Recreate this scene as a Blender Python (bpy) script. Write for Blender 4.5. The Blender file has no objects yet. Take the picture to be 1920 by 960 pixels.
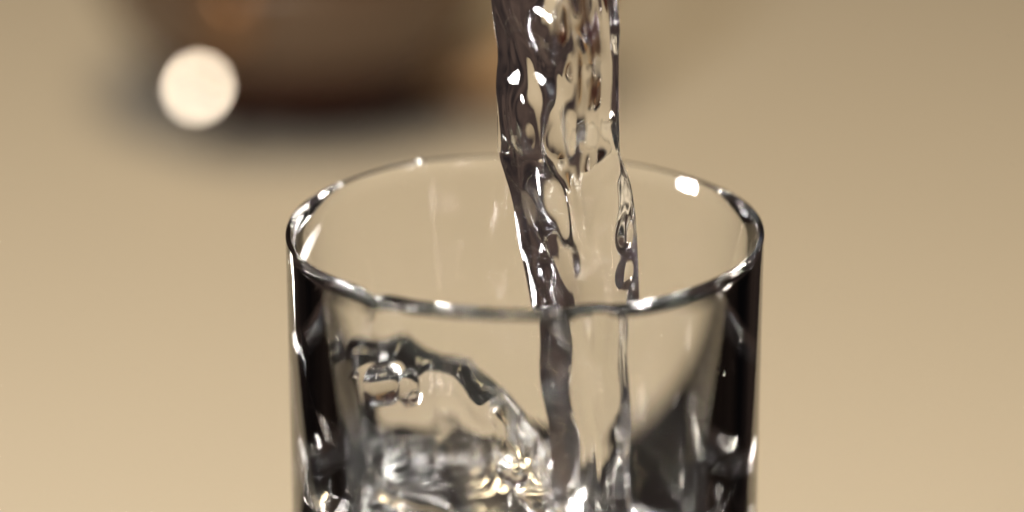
import bpy, bmesh, math, random
import numpy as np
from mathutils import Vector, Matrix

random.seed(7)
rng = np.random.default_rng(11)
sc = bpy.context.scene
col = sc.collection

# ------------------------------------------------------------------ sizes (metres)
RIM = 0.122            # height of the tumbler's rim above the table
R_OUT = 0.0375         # outer radius at the rim

# ------------------------------------------------------------------ camera
PITCH = math.radians(19.4)
DIST = 0.70
FOC = 157.0
fwd = Vector((0, math.cos(PITCH), -math.sin(PITCH)))
up = Vector((0, math.sin(PITCH), math.cos(PITCH)))
right = Vector((1, 0, 0))
target = Vector((0, 0, RIM)) - right * 0.0020 - up * 0.0044
cam_loc = target - fwd * DIST
cd = bpy.data.cameras.new('camera')
cam = bpy.data.objects.new('camera', cd)
col.objects.link(cam)
cam.location = cam_loc
cam.rotation_euler = (math.pi / 2 - PITCH, 0, 0)
cd.lens = FOC
cd.sensor_width = 36
cd.clip_start = 0.01
cd.clip_end = 50
cd.dof.use_dof = True
cd.dof.focus_distance = DIST - 0.006
cd.dof.aperture_fstop = 5.35
cd.dof.aperture_blades = 0
sc.camera = cam

# ------------------------------------------------------------------ world: the unlit room
w = bpy.data.worlds.new('World')
sc.world = w
w.use_nodes = True
wn = w.node_tree
bg = wn.nodes['Background']
wt = wn.nodes.new('ShaderNodeTexCoord')
wz = wn.nodes.new('ShaderNodeTexNoise')
wz.inputs['Scale'].default_value = 2.6
wz.inputs['Detail'].default_value = 3
wr = wn.nodes.new('ShaderNodeValToRGB')
wr.color_ramp.elements[0].position = 0.36
wr.color_ramp.elements[0].color = (0.012, 0.010, 0.011, 1)
wr.color_ramp.elements[1].position = 0.66
wr.color_ramp.elements[1].color = (0.085, 0.056, 0.044, 1)
wn.links.new(wt.outputs['Generated'], wz.inputs['Vector'])
wn.links.new(wz.outputs['Fac'], wr.inputs['Fac'])
wn.links.new(wr.outputs['Color'], bg.inputs['Color'])
bg.inputs['Strength'].default_value = 1.0


# ------------------------------------------------------------------ lamps
def area(name, loc, aim, size, power, colr, shape='RECTANGLE', size_y=None, spread=math.pi):
    d = bpy.data.lights.new(name, 'AREA')
    d.shape = shape
    d.size = size
    if size_y:
        d.size_y = size_y
    d.energy = power
    d.color = colr
    d.spread = spread
    o = bpy.data.objects.new(name, d)
    col.objects.link(o)
    o.location = loc
    o.rotation_euler = (Vector(aim) - Vector(loc)).to_track_quat('-Z', 'Y').to_euler()
    return o


KEY = Vector((-0.27, -0.36, 0.62))
area('key_softbox', KEY, (0, 0, 0.13), 0.14, 4.7, (1.0, 0.97, 0.91), 'RECTANGLE', 0.22)
area('side_softbox', (-0.53, 0.00, 0.29), (0, -0.01, 0.175), 0.17, 0.62, (1.0, 0.94, 0.92), 'RECTANGLE', 0.24, math.radians(20))
area('low_strip_lamp', (-0.32, 0.50, -0.095), (-0.03, 0, 0.10), 0.06, 0.12, (1.0, 0.90, 0.80), 'RECTANGLE', 0.042)
area('edge_strip_lamp', (0.46, 0.30, 0.36), (0.02, 0, 0.16), 0.06, 0.30, (1.0, 0.92, 0.84), 'RECTANGLE', 0.30, math.radians(24))
area('warm_overhead_lamp', (-0.08, -0.10, 1.14), (0.02, 0.50, 0), 0.30, 9.6, (1.0, 0.79, 0.49), 'RECTANGLE', 0.30)

# ------------------------------------------------------------------ exposure and render settings
sc.view_settings.view_transform = 'Standard'
sc.view_settings.look = 'None'
sc.view_settings.exposure = 0.15
sc.view_settings.gamma = 1.0
sc.view_settings.use_curve_mapping = False
sc.render.engine = 'CYCLES'
cy = sc.cycles
cy.max_bounces = 28
cy.transmission_bounces = 28
cy.glossy_bounces = 10
cy.diffuse_bounces = 3
cy.transparent_max_bounces = 8
cy.caustics_reflective = True
cy.caustics_refractive = True
cy.blur_glossy = 0.3
cy.sample_clamp_indirect = 60
cy.use_denoising = True
try:
    cy.denoiser = 'OPENIMAGEDENOISE'
except Exception:
    pass


# ------------------------------------------------------------------ materials
def mat(name):
    m = bpy.data.materials.new(name)
    m.use_nodes = True
    nt = m.node_tree
    return m, nt, nt.nodes['Principled BSDF']


def glass_mat(name, ior, tint):
    m = bpy.data.materials.new(name)
    m.use_nodes = True
    nt = m.node_tree
    nt.nodes.clear()
    out = nt.nodes.new('ShaderNodeOutputMaterial')
    g = nt.nodes.new('ShaderNodeBsdfGlass')
    g.distribution = 'GGX'
    g.inputs['Color'].default_value = (*tint, 1)
    g.inputs['Roughness'].default_value = 0.0
    g.inputs['IOR'].default_value = ior
    nt.links.new(g.outputs[0], out.inputs['Surface'])
    return m


M_GLASS = glass_mat('clear_glass', 1.5, (0.985, 0.985, 0.98))
M_WATER = glass_mat('water', 1.333, (0.995, 0.995, 0.995))
M_AIR = glass_mat('air_in_water', 1.0 / 1.333, (1, 1, 1))

M_TABLE, nt, b = mat('beige_table')
tc = nt.nodes.new('ShaderNodeTexCoord')
nz = nt.nodes.new('ShaderNodeTexNoise')
nz.inputs['Scale'].default_value = 5
nz.inputs['Detail'].default_value = 4
nt.links.new(tc.outputs['Object'], nz.inputs['Vector'])
mx = nt.nodes.new('ShaderNodeMix')
mx.data_type = 'RGBA'
mx.inputs[6].default_value = (0.55, 0.50, 0.415, 1)
mx.inputs[7].default_value = (0.575, 0.52, 0.435, 1)
nt.links.new(nz.outputs['Fac'], mx.inputs[0])
nt.links.new(mx.outputs[2], b.inputs['Base Color'])
b.inputs['Roughness'].default_value = 0.55
b.inputs['Specular IOR Level'].default_value = 0.3

M_DARK_BOARD, nt, b = mat('refraction_black')  # black of the board added for the glass to refract
b.inputs['Base Color'].default_value = (0.007, 0.007, 0.009, 1)
b.inputs['Roughness'].default_value = 0.7
b.inputs['Specular IOR Level'].default_value = 0.15

M_JUG, nt, b = mat('dark_bronze_glaze')
b.inputs['Base Color'].default_value = (0.045, 0.015, 0.012, 1)
b.inputs['Metallic'].default_value = 0.0
b.inputs['Roughness'].default_value = 0.5
b.inputs['Specular IOR Level'].default_value = 0.04
M_ORANGE_GLINT, nt, b = mat('orange_reflection')  # colour of the added disc that stands in for an orange reflection
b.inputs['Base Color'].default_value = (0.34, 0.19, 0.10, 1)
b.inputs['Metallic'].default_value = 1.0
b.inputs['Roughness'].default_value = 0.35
M_BAND, nt, b = mat('brown_glaze')
b.inputs['Base Color'].default_value = (0.13, 0.085, 0.058, 1)
b.inputs['Roughness'].default_value = 0.25
M_WOOD, nt, b = mat('pale_wood')
b.inputs['Base Color'].default_value = (0.46, 0.29, 0.15, 1)
b.inputs['Roughness'].default_value = 0.4
M_HIGHLIGHT, nt, b = mat('highlight_mirror')  # mirror finish of the dome added for the round highlight
b.inputs['Base Color'].default_value = (0.47, 0.40, 0.32, 1)
b.inputs['Metallic'].default_value = 1.0
b.inputs['Roughness'].default_value = 0.03


# ------------------------------------------------------------------ helpers
def tag(o, label=None, cat=None, group=None, kind=None):
    if label:
        o['label'] = label
    if cat:
        o['category'] = cat
    if group:
        o['group'] = group
    if kind:
        o['kind'] = kind
    return o


def link_mesh(name, verts, faces, m, parent=None, smooth=True):
    me = bpy.data.meshes.new(name)
    me.from_pydata([tuple(v) for v in verts], [], [tuple(f) for f in faces])
    me.validate()
    bm = bmesh.new()
    bm.from_mesh(me)
    bmesh.ops.recalc_face_normals(bm, faces=bm.faces)
    bm.to_mesh(me)
    bm.free()
    if smooth:
        for p in me.polygons:
            p.use_smooth = True
    me.materials.append(m)
    o = bpy.data.objects.new(name, me)
    col.objects.link(o)
    if parent:
        o.parent = parent
    return o


def grid_faces(nu, nv, wrap_v=True):
    f = []
    for i in range(nu - 1):
        for j in range(nv if wrap_v else nv - 1):
            k = (j + 1) % nv
            f.append((i * nv + j, i * nv + k, (i + 1) * nv + k, (i + 1) * nv + j))
    return f


def lathe(profile, n=192, wob=None):
    """profile: list of (r, z), first and last may lie on the axis"""
    v, f, rows = [], [], []
    for (r, z) in profile:
        if r < 1e-7:
            rows.append([len(v)])
            v.append((0, 0, z))
        else:
            row = []
            for j in range(n):
                a = 2 * math.pi * j / n
                rr, zz = (r, z) if wob is None else wob(r, z, a)
                row.append(len(v))
                v.append((rr * math.cos(a), rr * math.sin(a), zz))
            rows.append(row)
    for A, B in zip(rows[:-1], rows[1:]):
        for j in range(n):
            k = (j + 1) % n
            if len(A) == 1 and len(B) == 1:
                continue
            if len(A) == 1:
                f.append((A[0], B[j], B[k]))
            elif len(B) == 1:
                f.append((A[j], A[k], B[0]))
            else:
                f.append((A[j], A[k], B[k], B[j]))
    return v, f


def spline(pts, n):
    """smooth Catmull-Rom through (r, z) points"""
    P = [Vector(p) for p in pts]
    P = [2 * P[0] - P[1]] + P + [2 * P[-1] - P[-2]]
    out = []
    for i in range(1, len(P) - 2):
        for k in range(n):
            t = k / n
            a, b_, c, d = P[i - 1], P[i], P[i + 1], P[i + 2]
            out.append(0.5 * ((2 * b_) + (c - a) * t + (2 * a - 5 * b_ + 4 * c - d) * t * t + (3 * b_ - a - 3 * c + d) * t ** 3))
    out.append(P[-2])
    return [tuple(p) for p in out]


def view_point(px, py, y):
    """the place in the room, on the upright plane at depth y, that was measured at this spot of the photograph"""
    k = 36.0 / FOC / 1920.0
    d = fwd + right * ((px - 960) * k) + up * ((480 - py) * k)
    t = (y - cam_loc.y) / d.y
    return cam_loc + d * t


# ------------------------------------------------------------------ table top
bm = bmesh.new()
bmesh.ops.create_cube(bm, size=1.0)
for q in bm.verts:
    q.co = Vector((-0.02 + q.co.x * 0.37, 0.26 + q.co.y * 1.08, -0.015 + q.co.z * 0.03))
bmesh.ops.bevel(bm, geom=list(bm.edges), offset=0.004, segments=2, affect='EDGES')
me = bpy.data.meshes.new('table_top')
bm.to_mesh(me)
bm.free()
me.materials.append(M_TABLE)
table = bpy.data.objects.new('table_top', me)
col.objects.link(table)
tag(table, 'smooth beige table top under the tumbler', 'table', kind='structure')

# ------------------------------------------------------------------ unseen dark board, added to darken the glass sides by refraction
bm = bmesh.new()
bmesh.ops.create_cube(bm, size=1.0)
for q in bm.verts:
    q.co = Vector((-0.018 + q.co.x * 0.345, -0.040 + q.co.y * 0.362, q.co.z * 0.004 - 0.002))
bmesh.ops.bevel(bm, geom=list(bm.edges), offset=0.0008, segments=2, affect='EDGES')
me = bpy.data.meshes.new('dark_refraction_board')
bm.to_mesh(me)
bm.free()
me.materials.append(M_DARK_BOARD)
board = bpy.data.objects.new('dark_refraction_board', me)
col.objects.link(board)
tag(board, 'added unseen dark board that darkens the sides of the drinking glass', 'board')
table.location.z = -0.0042

# ------------------------------------------------------------------ the tumbler
T_WALL = 0.0009      # wall at the lip
BORE = 0.146          # the bore is a cone: the wall thickens towards a heavy base
Z_BORE = RIM - 0.080  # floor of the bore


def inner_r(z):
    """bore radius at height z above the table: the wall thickens towards the base"""
    h = max(RIM - z, 0.0)
    return R_OUT - T_WALL - 0.0004 * (1 - math.exp(-h / 0.008)) - BORE * h


def outer_r(z):
    h = (RIM - z)
    return R_OUT - 0.006 * h


LIP = 0.00045
prof = [(0, 0.0008), (0.02, 0.0008), (0.028, 0.0006), (0.031, 0.0)]
prof += [(0.0335, 0.0003), (0.0355, 0.0016), (outer_r(0.005), 0.0045)]
for i in range(1, 30):
    z = 0.0045 + (RIM - LIP - 0.0045) * i / 29
    prof.append((outer_r(z), z))
ro, ri = outer_r(RIM), inner_r(RIM)
cr, rr = (ro + ri) / 2, (ro - ri) / 2
for i in range(1, 12):
    a = math.pi * i / 12
    prof.append((cr + rr * math.cos(a), RIM - LIP + LIP * math.sin(a)))
for i in range(0, 30):
    z = RIM - LIP - (RIM - LIP - Z_BORE - 0.006) * i / 29
    prof.append((inner_r(z), z))
rb = inner_r(Z_BORE + 0.006)
prof += [(rb - 0.001, Z_BORE + 0.0035), (rb - 0.003, Z_BORE + 0.0018), (rb - 0.007, Z_BORE + 0.0008), (0.010, Z_BORE + 0.0002), (0, Z_BORE)]


def rim_wob(r, z, a):
    k = math.exp(-((RIM - z) / 0.004) ** 2) if z > RIM - 0.02 else 0
    # hand finished lip: a little uneven in height
    dz = 0.00018 * math.sin(3 * a + 1) + 0.0001 * math.sin(7 * a)
    d = (a - math.radians(232)) / 0.05
    dz += -0.0008 * math.exp(-d * d) + 0.0005 * math.exp(-((a - math.radians(285)) / 0.09) ** 2)
    return r, z + k * dz


v, f = lathe(prof, 384, rim_wob)
tumbler = link_mesh('drinking_glass', v, f, M_GLASS)
tag(tumbler, 'clear straight-sided drinking glass being filled with water on the beige table', 'glass')


# ------------------------------------------------------------------ water in the tumbler
def waves(n, fmin, fmax, seed, aniso=(1, 1)):
    r = np.random.default_rng(seed)
    k = []
    for _ in range(n):
        fq = math.exp(r.uniform(math.log(fmin), math.log(fmax)))
        a = r.uniform(0, 2 * math.pi)
        k.append((fq * math.cos(a) * aniso[0], fq * math.sin(a) * aniso[1], r.uniform(0, 2 * math.pi), fmin / fq))
    return k


def wsum(k, x, y):
    s = 0
    for (a, b_, p, am) in k:
        s = s + am * np.sin(a * x + b_ * y + p)
    return s / math.sqrt(len(k))


def sstep(a, b_, x):
    t = np.clip((x - a) / (b_ - a), 0, 1)
    return t * t * (3 - 2 * t)


W1 = waves(14, 200, 600, 3)
W2 = waves(18, 900, 2600, 5)


def water_height(x, y):
    """height below the rim (negative), x and y in metres from the glass axis"""
    base = -0.0512 + 0.0012 * wsum(W1, x, y) * (1 - 0.6 * sstep(0.0, 0.012, x)) + 0.00012 * wsum(W2, x, y)
    surge = 0.004 * (1 - sstep(-0.034, -0.012, x))
    # the swash up the right wall
    sw = -0.009 * sstep(0.004, 0.022, x)
    # dent where the jet strikes
    dent = -0.002 * np.exp(-(((x - 0.010) / 0.010) ** 2 + ((y + 0.001) / 0.010) ** 2))
    return base + surge + sw + dent


NR, NT = 110, 400
V, F = [], []
ZB = 0.0132
V.append((0, 0, RIM + float(water_height(np.array(0.0), np.array(0.0)))))
th = np.linspace(0, 2 * math.pi, NT, endpoint=False)
for i in range(1, NR + 1):
    q = i / NR
    R0 = 0.029
    x = R0 * q * np.cos(th)
    y = R0 * q * np.sin(th)
    z = RIM + water_height(x, y)
    # meniscus at the wall
    z = z + 0.0012 * math.exp(-(1 - q) * R0 / 0.0012)
    ir = np.array([inner_r(zz) for zz in z]) + 0.00012
    x = ir * q * np.cos(th)
    y = ir * q * np.sin(th)
    V += list(zip(x, y, z))
NRW = 24
top = V[-NT:]
for i in range(1, NRW + 1):
    t = i / NRW
    for j in range(NT):
        z = top[j][2] + (Z_BORE + 0.0062 - top[j][2]) * t
        r_ = inner_r(z) + 0.00012
        V.append((r_ * math.cos(th[j]), r_ * math.sin(th[j]), z))
V.append((0, 0, Z_BORE - 0.0002))
for j in range(NT):
    F.append((0, 1 + j, 1 + (j + 1) % NT))
for i in range(NR + NRW - 1):
    for j in range(NT):
        k = (j + 1) % NT
        a = 1 + i * NT
        F.append((a + j, a + NT + j, a + NT + k, a + k))
a = 1 + (NR + NRW - 1) * NT
for j in range(NT):
    F.append((a + j, len(V) - 1, a + (j + 1) % NT))
pool = link_mesh('splashing_water', V, F, M_WATER)
tag(pool, 'clear water surging up the inside walls of the drinking glass', 'water')

# the thin sheet of water thrown up between the left wall and the stream, with a rolled, beaded edge
crest = [(585, 690, .008, 3.6), (630, 682, .008, 3.8), (690, 686, .007, 3.6), (735, 674, .006, 4.0), (775, 694, .005, 3.7), (810, 704, .004, 3.2),
         (860, 708, .002, 3.2), (890, 730, .001, 3.8), (925, 752, 0, 3.2), (955, 778, -.001, 3.5), (980, 810, -.002, 3.8), (1004, 848, -.003, 3.8), (1024, 890, -.004, 3.2),
         (1038, 932, -.004, 3.0), (1046, 982, -.004, 2.8)]
cp = spline([tuple(view_point(a, b_ + 8, c)) for a, b_, c, d in crest], 14)
crad = np.interp(np.arange(len(cp)) / 14.0, np.arange(len(crest)), [c[3] * 0.001 for c in crest])
NP, NS = len(cp), 44
V = []
SW = waves(14, 300, 900, 41)
for i, p in enumerate(cp):
    a, b_ = Vector(cp[max(i - 1, 0)]), Vector(cp[min(i + 1, NP - 1)])
    t = (b_ - a)
    nrm = Vector((t.y, -t.x, 0)).normalized()      # horizontal normal of the sheet
    r = 0.92 * float(crad[i]) * (1 + 0.07 * math.sin(i * 0.33 + 2 * math.sin(i * 0.05)) + 0.08 * math.sin(i * 0.13 + 1))
    zb = RIM - 0.054
    ring = []
    for side in (1, -1):
        half = []
        for k in range(NS // 2):
            q = k / (NS // 2 - 1)
            if q < 0.35:
                an = q / 0.35 * math.pi * 0.5
                off, dz = r * math.sin(an), -r * (1 - math.cos(an))
            else:
                g = (q - 0.35) / 0.65
                z0 = -r
                w0 = r
                dz = z0 + (zb - p[2] - z0) * g ** 1.3
                off = w0 + (0.66 * r - w0) * float(sstep(0, 0.25, g))
                off += 0.0004 * float(wsum(SW, np.array(p[0] * 1.0 + side), np.array(p[2] + dz))) * min(1, g * 3)
            pt = Vector(p) + nrm * (side * off) + Vector((0, 0, dz))
            lim = inner_r(pt.z) + 0.0001
            rad = math.hypot(pt.x, pt.y)
            if rad > lim:
                pt.x *= lim / rad
                pt.y *= lim / rad
            half.append(pt)
        ring.append(half)
    pts = ring[0] + list(reversed(ring[1]))[:-1]
    V += [tuple(q) for q in pts]
NV = len(pts)
F = grid_faces(NP, NV)
F.append(tuple(range(NV)))
F.append(tuple((NP - 1) * NV + j for j in range(NV)))
sheet = link_mesh('splash_sheet', V, F, M_WATER, pool)
sheet['label'] = 'thin sheet of water thrown up with a rolled beaded edge'

# drops and bubbles carried by the splash
def blob(name, c, rx, ry, rz, seed, power=1.0, rough=0.12, m=None, rot=0.0):
    r = np.random.default_rng(seed)
    ks = [(r.normal(size=3) * 1.6, r.uniform(0, 6.28)) for _ in range(5)]
    bm = bmesh.new()
    bmesh.ops.create_icosphere(bm, subdivisions=4, radius=1.0)
    for q in bm.verts:
        d = q.co.copy()
        n = sum(math.sin(float(k[0] * d.x + k[1] * d.y + k[2] * d.z) + ph) for k, ph in ks) / 5
        e = Vector([math.copysign(abs(t) ** power, t) for t in d])
        e = e * (1 + rough * n)
        q.co = Vector((e.x * rx, e.y * ry, e.z * rz))
    me = bpy.data.meshes.new(name)
    bm.to_mesh(me)
    bm.free()
    for p in me.polygons:
        p.use_smooth = True
    me.materials.append(m or M_WATER)
    o = bpy.data.objects.new(name, me)
    col.objects.link(o)
    o.location = c
    o.rotation_euler = (0, rot, 0)
    o.parent = pool
    return o


blob('bubble', view_point(706, 752, -0.0035), 0.0034, 0.0028, 0.0029, 1, 0.75, 0.06)
blob('bubble', view_point(758, 756, -0.0045), 0.0018, 0.0018, 0.0029, 2, 0.9, 0.10)
blob('bubble', view_point(770, 772, -0.0055), 0.0012, 0.0012, 0.0012, 3)
dr = np.random.default_rng(77)
for k in range(5):                     # beads along the falling edge of the sheet
    p = Vector(cp[int(len(cp) * dr.uniform(0.52, 0.97))])
    q = dr.uniform(0.0004, 0.0011)
    blob('droplet', p + Vector((dr.uniform(-.0012, .0016), -dr.uniform(0.001, .004), dr.uniform(-.001, .0016))), q, q, q * dr.uniform(0.9, 1.5), 100 + k)
for k, (a, b_, c, q) in enumerate([(960, 905, -.006, 2.2), (1000, 950, -.007, 2.2)]):
    blob('bubble', view_point(a, b_, c), q * .0012, q * .001, q * .0009, 200 + k, 1.0, 0.5, rot=0.6)
for k, (a, b_, side) in enumerate([(1325, 620, -1), (690, 600, -1), (650, 735, 1)]):   # drops clinging to the bore
    p = view_point(a, b_, 0)
    rr_ = inner_r(p.z) - 0.0001
    yv_ = side * math.sqrt(max(rr_ ** 2 - p.x ** 2, 1e-8))
    q = 0.0003 + 0.0003 * dr.random()
    blob('droplet', (p.x, yv_, p.z), q, q * 0.8, q * 1.8, 400 + k, 1.0, 0.15)

# ------------------------------------------------------------------ the falling stream
YS = -0.002
sil = [  # y in the photograph, left edge, right edge
    (-420, 880, 1150), (-200, 905, 1156), (0, 922, 1159), (60, 927, 1163), (100, 930, 1160), (200, 935, 1163), (290, 933, 1163),
    (310, 942, 1172), (350, 954, 1186), (400, 963, 1193), (450, 970, 1195), (520, 986, 1196), (570, 997, 1196),
    (620, 1006, 1191), (700, 1010, 1186), (760, 1014, 1189), (820, 1028, 1193), (900, 1036, 1193), (980, 1040, 1196), (1040, 1036, 1200)]
rows = []
ys = np.array([s[0] for s in sil], float)
L = np.array([s[1] for s in sil], float)
Rr = np.array([s[2] for s in sil], float)
NZ, NA = 520, 200
yy = np.linspace(-420, 1040, NZ)
Li = np.interp(yy, ys, L)
Ri = np.interp(yy, ys, Rr)
ker = np.hanning(17)
ker /= ker.sum()
Li = Li + 5 * wsum(waves(8, .02, .07, 61), yy, yy * 0)
Ri = Ri + 4 * wsum(waves(8, .02, .07, 62), yy, yy * 0)
Li = np.convolve(np.pad(Li, 8, mode='edge'), ker, 'valid')
Ri = np.convolve(np.pad(Ri, 8, mode='edge'), ker, 'valid')
SW1 = waves(16, 330, 620, 29, (1.0, 0.9))
SW2 = waves(22, 550, 1000, 22, (1.0, 0.55))
SR1 = waves(16, 350, 800, 31, (1.0, 0.25))
SR2 = waves(16, 900, 1800, 32, (1.0, 0.25))
SW3 = waves(16, 250, 700, 23, (1.0, 0.3))
SW4 = waves(22, 700, 1700, 24, (1.0, 0.5))
# beads and dimples on the face of the stream: (px, py, radius x, radius y, height in mm)
dimples = [(975, 90, 24, 45, 1.1), (985, 165, 26, 30, 1.0), (978, 240, 24, 40, 1.2), (1006, 355, 20, 55, 1.2), (1018, 495, 22, 34, 1.6),
           (1052, 520, 20, 50, 0.5), (1032, 640, 22, 40, 0.6), (1176, 425, 16, 28, 2.2), (1172, 498, 16, 24, 2.0), (1035, 70, 16, 40, .9),
           (1110, 120, 14, 50, .9), (1140, 210, 14, 60, .8), (1035, 240, 14, 30, .8), (1165, 790, 22, 40, -1.0), (1145, 300, 16, 18, 1.2)]
V, F = [], []
ang = np.linspace(0, 2 * math.pi, NA, endpoint=False)
for i in range(NZ):
    pl = view_point(Li[i], yy[i], YS)
    pr = view_point(Ri[i], yy[i], YS)
    xc, wv, z = (pl.x + pr.x) / 2, (pr.x - pl.x) / 2, pl.z
    u = np.cos(ang)
    s = np.sin(ang)               # s > 0: towards the camera
    zz = z - RIM
    upper = 1 / (1 + math.exp(-(zz - 0.010) / 0.003))     # more broken above the rim
    # tear-drop section: a long wedge on the left, a broad round shoulder on the right
    tw = 0.06 * math.sin(zz * 130) + 0.04 * math.sin(zz * 310 + 1)
    TF = np.interp(u, [-1, -0.6, -0.12 + tw + 0.22 * upper, 0.2 + 0.1 * upper, 0.40 + 0.1 * upper, 0.66, 0.88, 1], [0.0, 4.0, 9.0, 9.3, 8.5, 5.6, 2.4, 0.0])
    TB = np.interp(u, [-1, -0.6, -0.02 + tw + 0.2 * upper, 0.3, 0.44 + 0.1 * upper, 0.68, 0.88, 1], [0.0, 3.8, 9.4, 9.4, 8.2, 5.2, 2.2, 0.0])
    kk = np.hanning(9)
    kk /= kk.sum()
    TF = np.convolve(np.pad(TF, 4, mode='wrap'), kk, 'valid')
    TB = np.convolve(np.pad(TB, 4, mode='wrap'), kk, 'valid')
    sm = np.tanh(s * 6)
    x = xc + wv * u
    thick = wv / 0.0096
    yv = -0.001 * thick * np.where(s > 0, TF * np.minimum(1, np.abs(s) * 8) , -TB * np.minimum(1, np.abs(s) * 8))
    env = np.abs(s)
    zf = np.full_like(x, z)
    wl = 1 - sstep(-0.30, 0.12, u - 0.2 * upper)                       # the ropy left half
    bead = wsum(SW1, x, zf) * 0.0020 + wsum(SW2, x, zf) * 0.0012
    slant = zf + 0.9 * x
    streak = wsum(SR1, x, slant) * 0.0012 + wsum(SR2, x, slant) * 0.0005
    nf = bead * wl * (1 + 0.6 * upper) + streak * (1 - wl) * (0.5 + 1.3 * upper)
    nb = (wsum(SW3, x, slant) * 0.0013 + wsum(SW4, x, slant) * 0.0004) * (0.5 + 1.1 * upper)
    yv = yv - np.where(s > 0, nf * env, -nb * env)
    pxs = (Li[i] + Ri[i]) / 2 + (Ri[i] - Li[i]) / 2 * u
    for (dx, dy, rx, ry, hgt) in dimples:
        g = np.exp(-((pxs - dx) / rx) ** 2 - ((yy[i] - dy) / ry) ** 2)
        yv = yv - np.where(s > 0, g * hgt * 0.0013 * env, 0)
    V += list(zip(x, YS + yv, np.full_like(x, z)))
F = grid_faces(NZ, NA)
F.append(tuple(range(NA)))
F.append(tuple((NZ - 1) * NA + j for j in range(NA)))
stream = link_mesh('water_stream', V, F, M_WATER)
tag(stream, 'rippled rope of clear water pouring down into the drinking glass', 'water stream')

# ------------------------------------------------------------------ the jug behind
jug = bpy.data.objects.new('jug', None)
col.objects.link(jug)
JY = 0.448
jb = view_point(558, -164, JY)
jug.location = (jb.x, JY, 0)
tag(jug, 'dark brown glossy round jug standing out of focus behind the glass', 'jug')
RJ = 0.054
prof = [(0, 0.0006), (0.012, 0.0006)] + [(RJ * math.sin(a_), RJ * 1.0 - RJ * math.cos(a_)) for a_ in np.linspace(0.28, 2.2, 56)]
prof += spline([(0.039, 0.091), (0.034, 0.104), (0.032, 0.122), (0.035, 0.142)], 6)
prof += [(r - 0.003, z) for r, z in reversed(prof[3:])] + [(0, 0.006)]
v, f = lathe(prof, 128)
body = link_mesh('body', v, f, M_JUG, jug)
pp = [(float(np.interp(z, [q[1] for q in prof[:70]], [q[0] for q in prof[:70]])) + 0.0006, z) for z in np.linspace(0.023, 0.050, 14)]
v, f = lathe([(r - 0.0012, z) for r, z in pp[:1]] + pp + [(r - 0.0012, z) for r, z in reversed(pp)], 128)
band = link_mesh('glaze_band', v, f, M_BAND, jug)
# metal dome added to the jug, aimed to make its round highlight
kp = view_point(372, 163, JY - 0.034)
n_ = ((cam_loc - kp).normalized() + (KEY - kp).normalized()).normalized()
RC = 0.042
v, f = [], []
capr = 0.0055
pr = [(0, 0)] + [(capr * i / 10, math.sqrt(RC * RC - (capr * i / 10) ** 2) - RC) for i in range(1, 11)] + [(capr * 1.02, -0.004), (0.004, -0.010), (0.004, -0.024), (0, -0.024)]
v, f = lathe(pr, 48)
Q = n_.to_track_quat('Z', 'Y').to_matrix()
v = [Q @ Vector(p) + kp - Vector(jug.location) for p in v]
highlight_dome = link_mesh('highlight_dome', v, f, M_HIGHLIGHT, jug)
highlight_dome['label'] = 'added polished dome that makes the round highlight on the jug'

# disc added as an orange reflection, and a pale wooden handle on the right
def on_jug(az, z, lift):
    r = float(np.interp(z, [q[1] for q in prof[:70]], [q[0] for q in prof[:70]])) + lift
    return Vector((r * math.sin(az), -r * math.cos(az), z))


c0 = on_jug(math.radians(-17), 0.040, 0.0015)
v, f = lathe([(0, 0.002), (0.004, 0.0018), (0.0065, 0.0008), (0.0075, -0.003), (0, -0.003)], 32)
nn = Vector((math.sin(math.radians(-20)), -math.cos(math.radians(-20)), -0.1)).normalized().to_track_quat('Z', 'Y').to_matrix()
orange_glint = link_mesh('orange_glint', [nn @ Vector(p) + c0 for p in v], f, M_ORANGE_GLINT, jug)
path = spline([(0.036, 0.0, 0.012), (0.048, -0.002, 0.010), (0.060, -0.004, 0.016), (0.070, -0.005, 0.034), (0.074, -0.005, 0.060), (0.070, -0.004, 0.090), (0.058, -0.002, 0.104), (0.042, 0, 0.108)], 8)
V = []
for i, p in enumerate(path):
    t = (Vector(path[min(i + 1, len(path) - 1)]) - Vector(path[max(i - 1, 0)])).normalized()
    e1 = t.cross(Vector((0, 1, 0))).normalized()
    e2 = t.cross(e1)
    for j in range(20):
        a = 2 * math.pi * j / 20
        V.append(tuple(Vector(p) + e1 * (0.006 * math.cos(a)) + e2 * (0.009 * math.sin(a))))
F = grid_faces(len(path), 20)
F.append(tuple(range(20)))
F.append(tuple((len(path) - 1) * 20 + j for j in range(20)))
handle = link_mesh('handle', V, F, M_WOOD, jug)
handle['label'] = 'pale wooden handle'
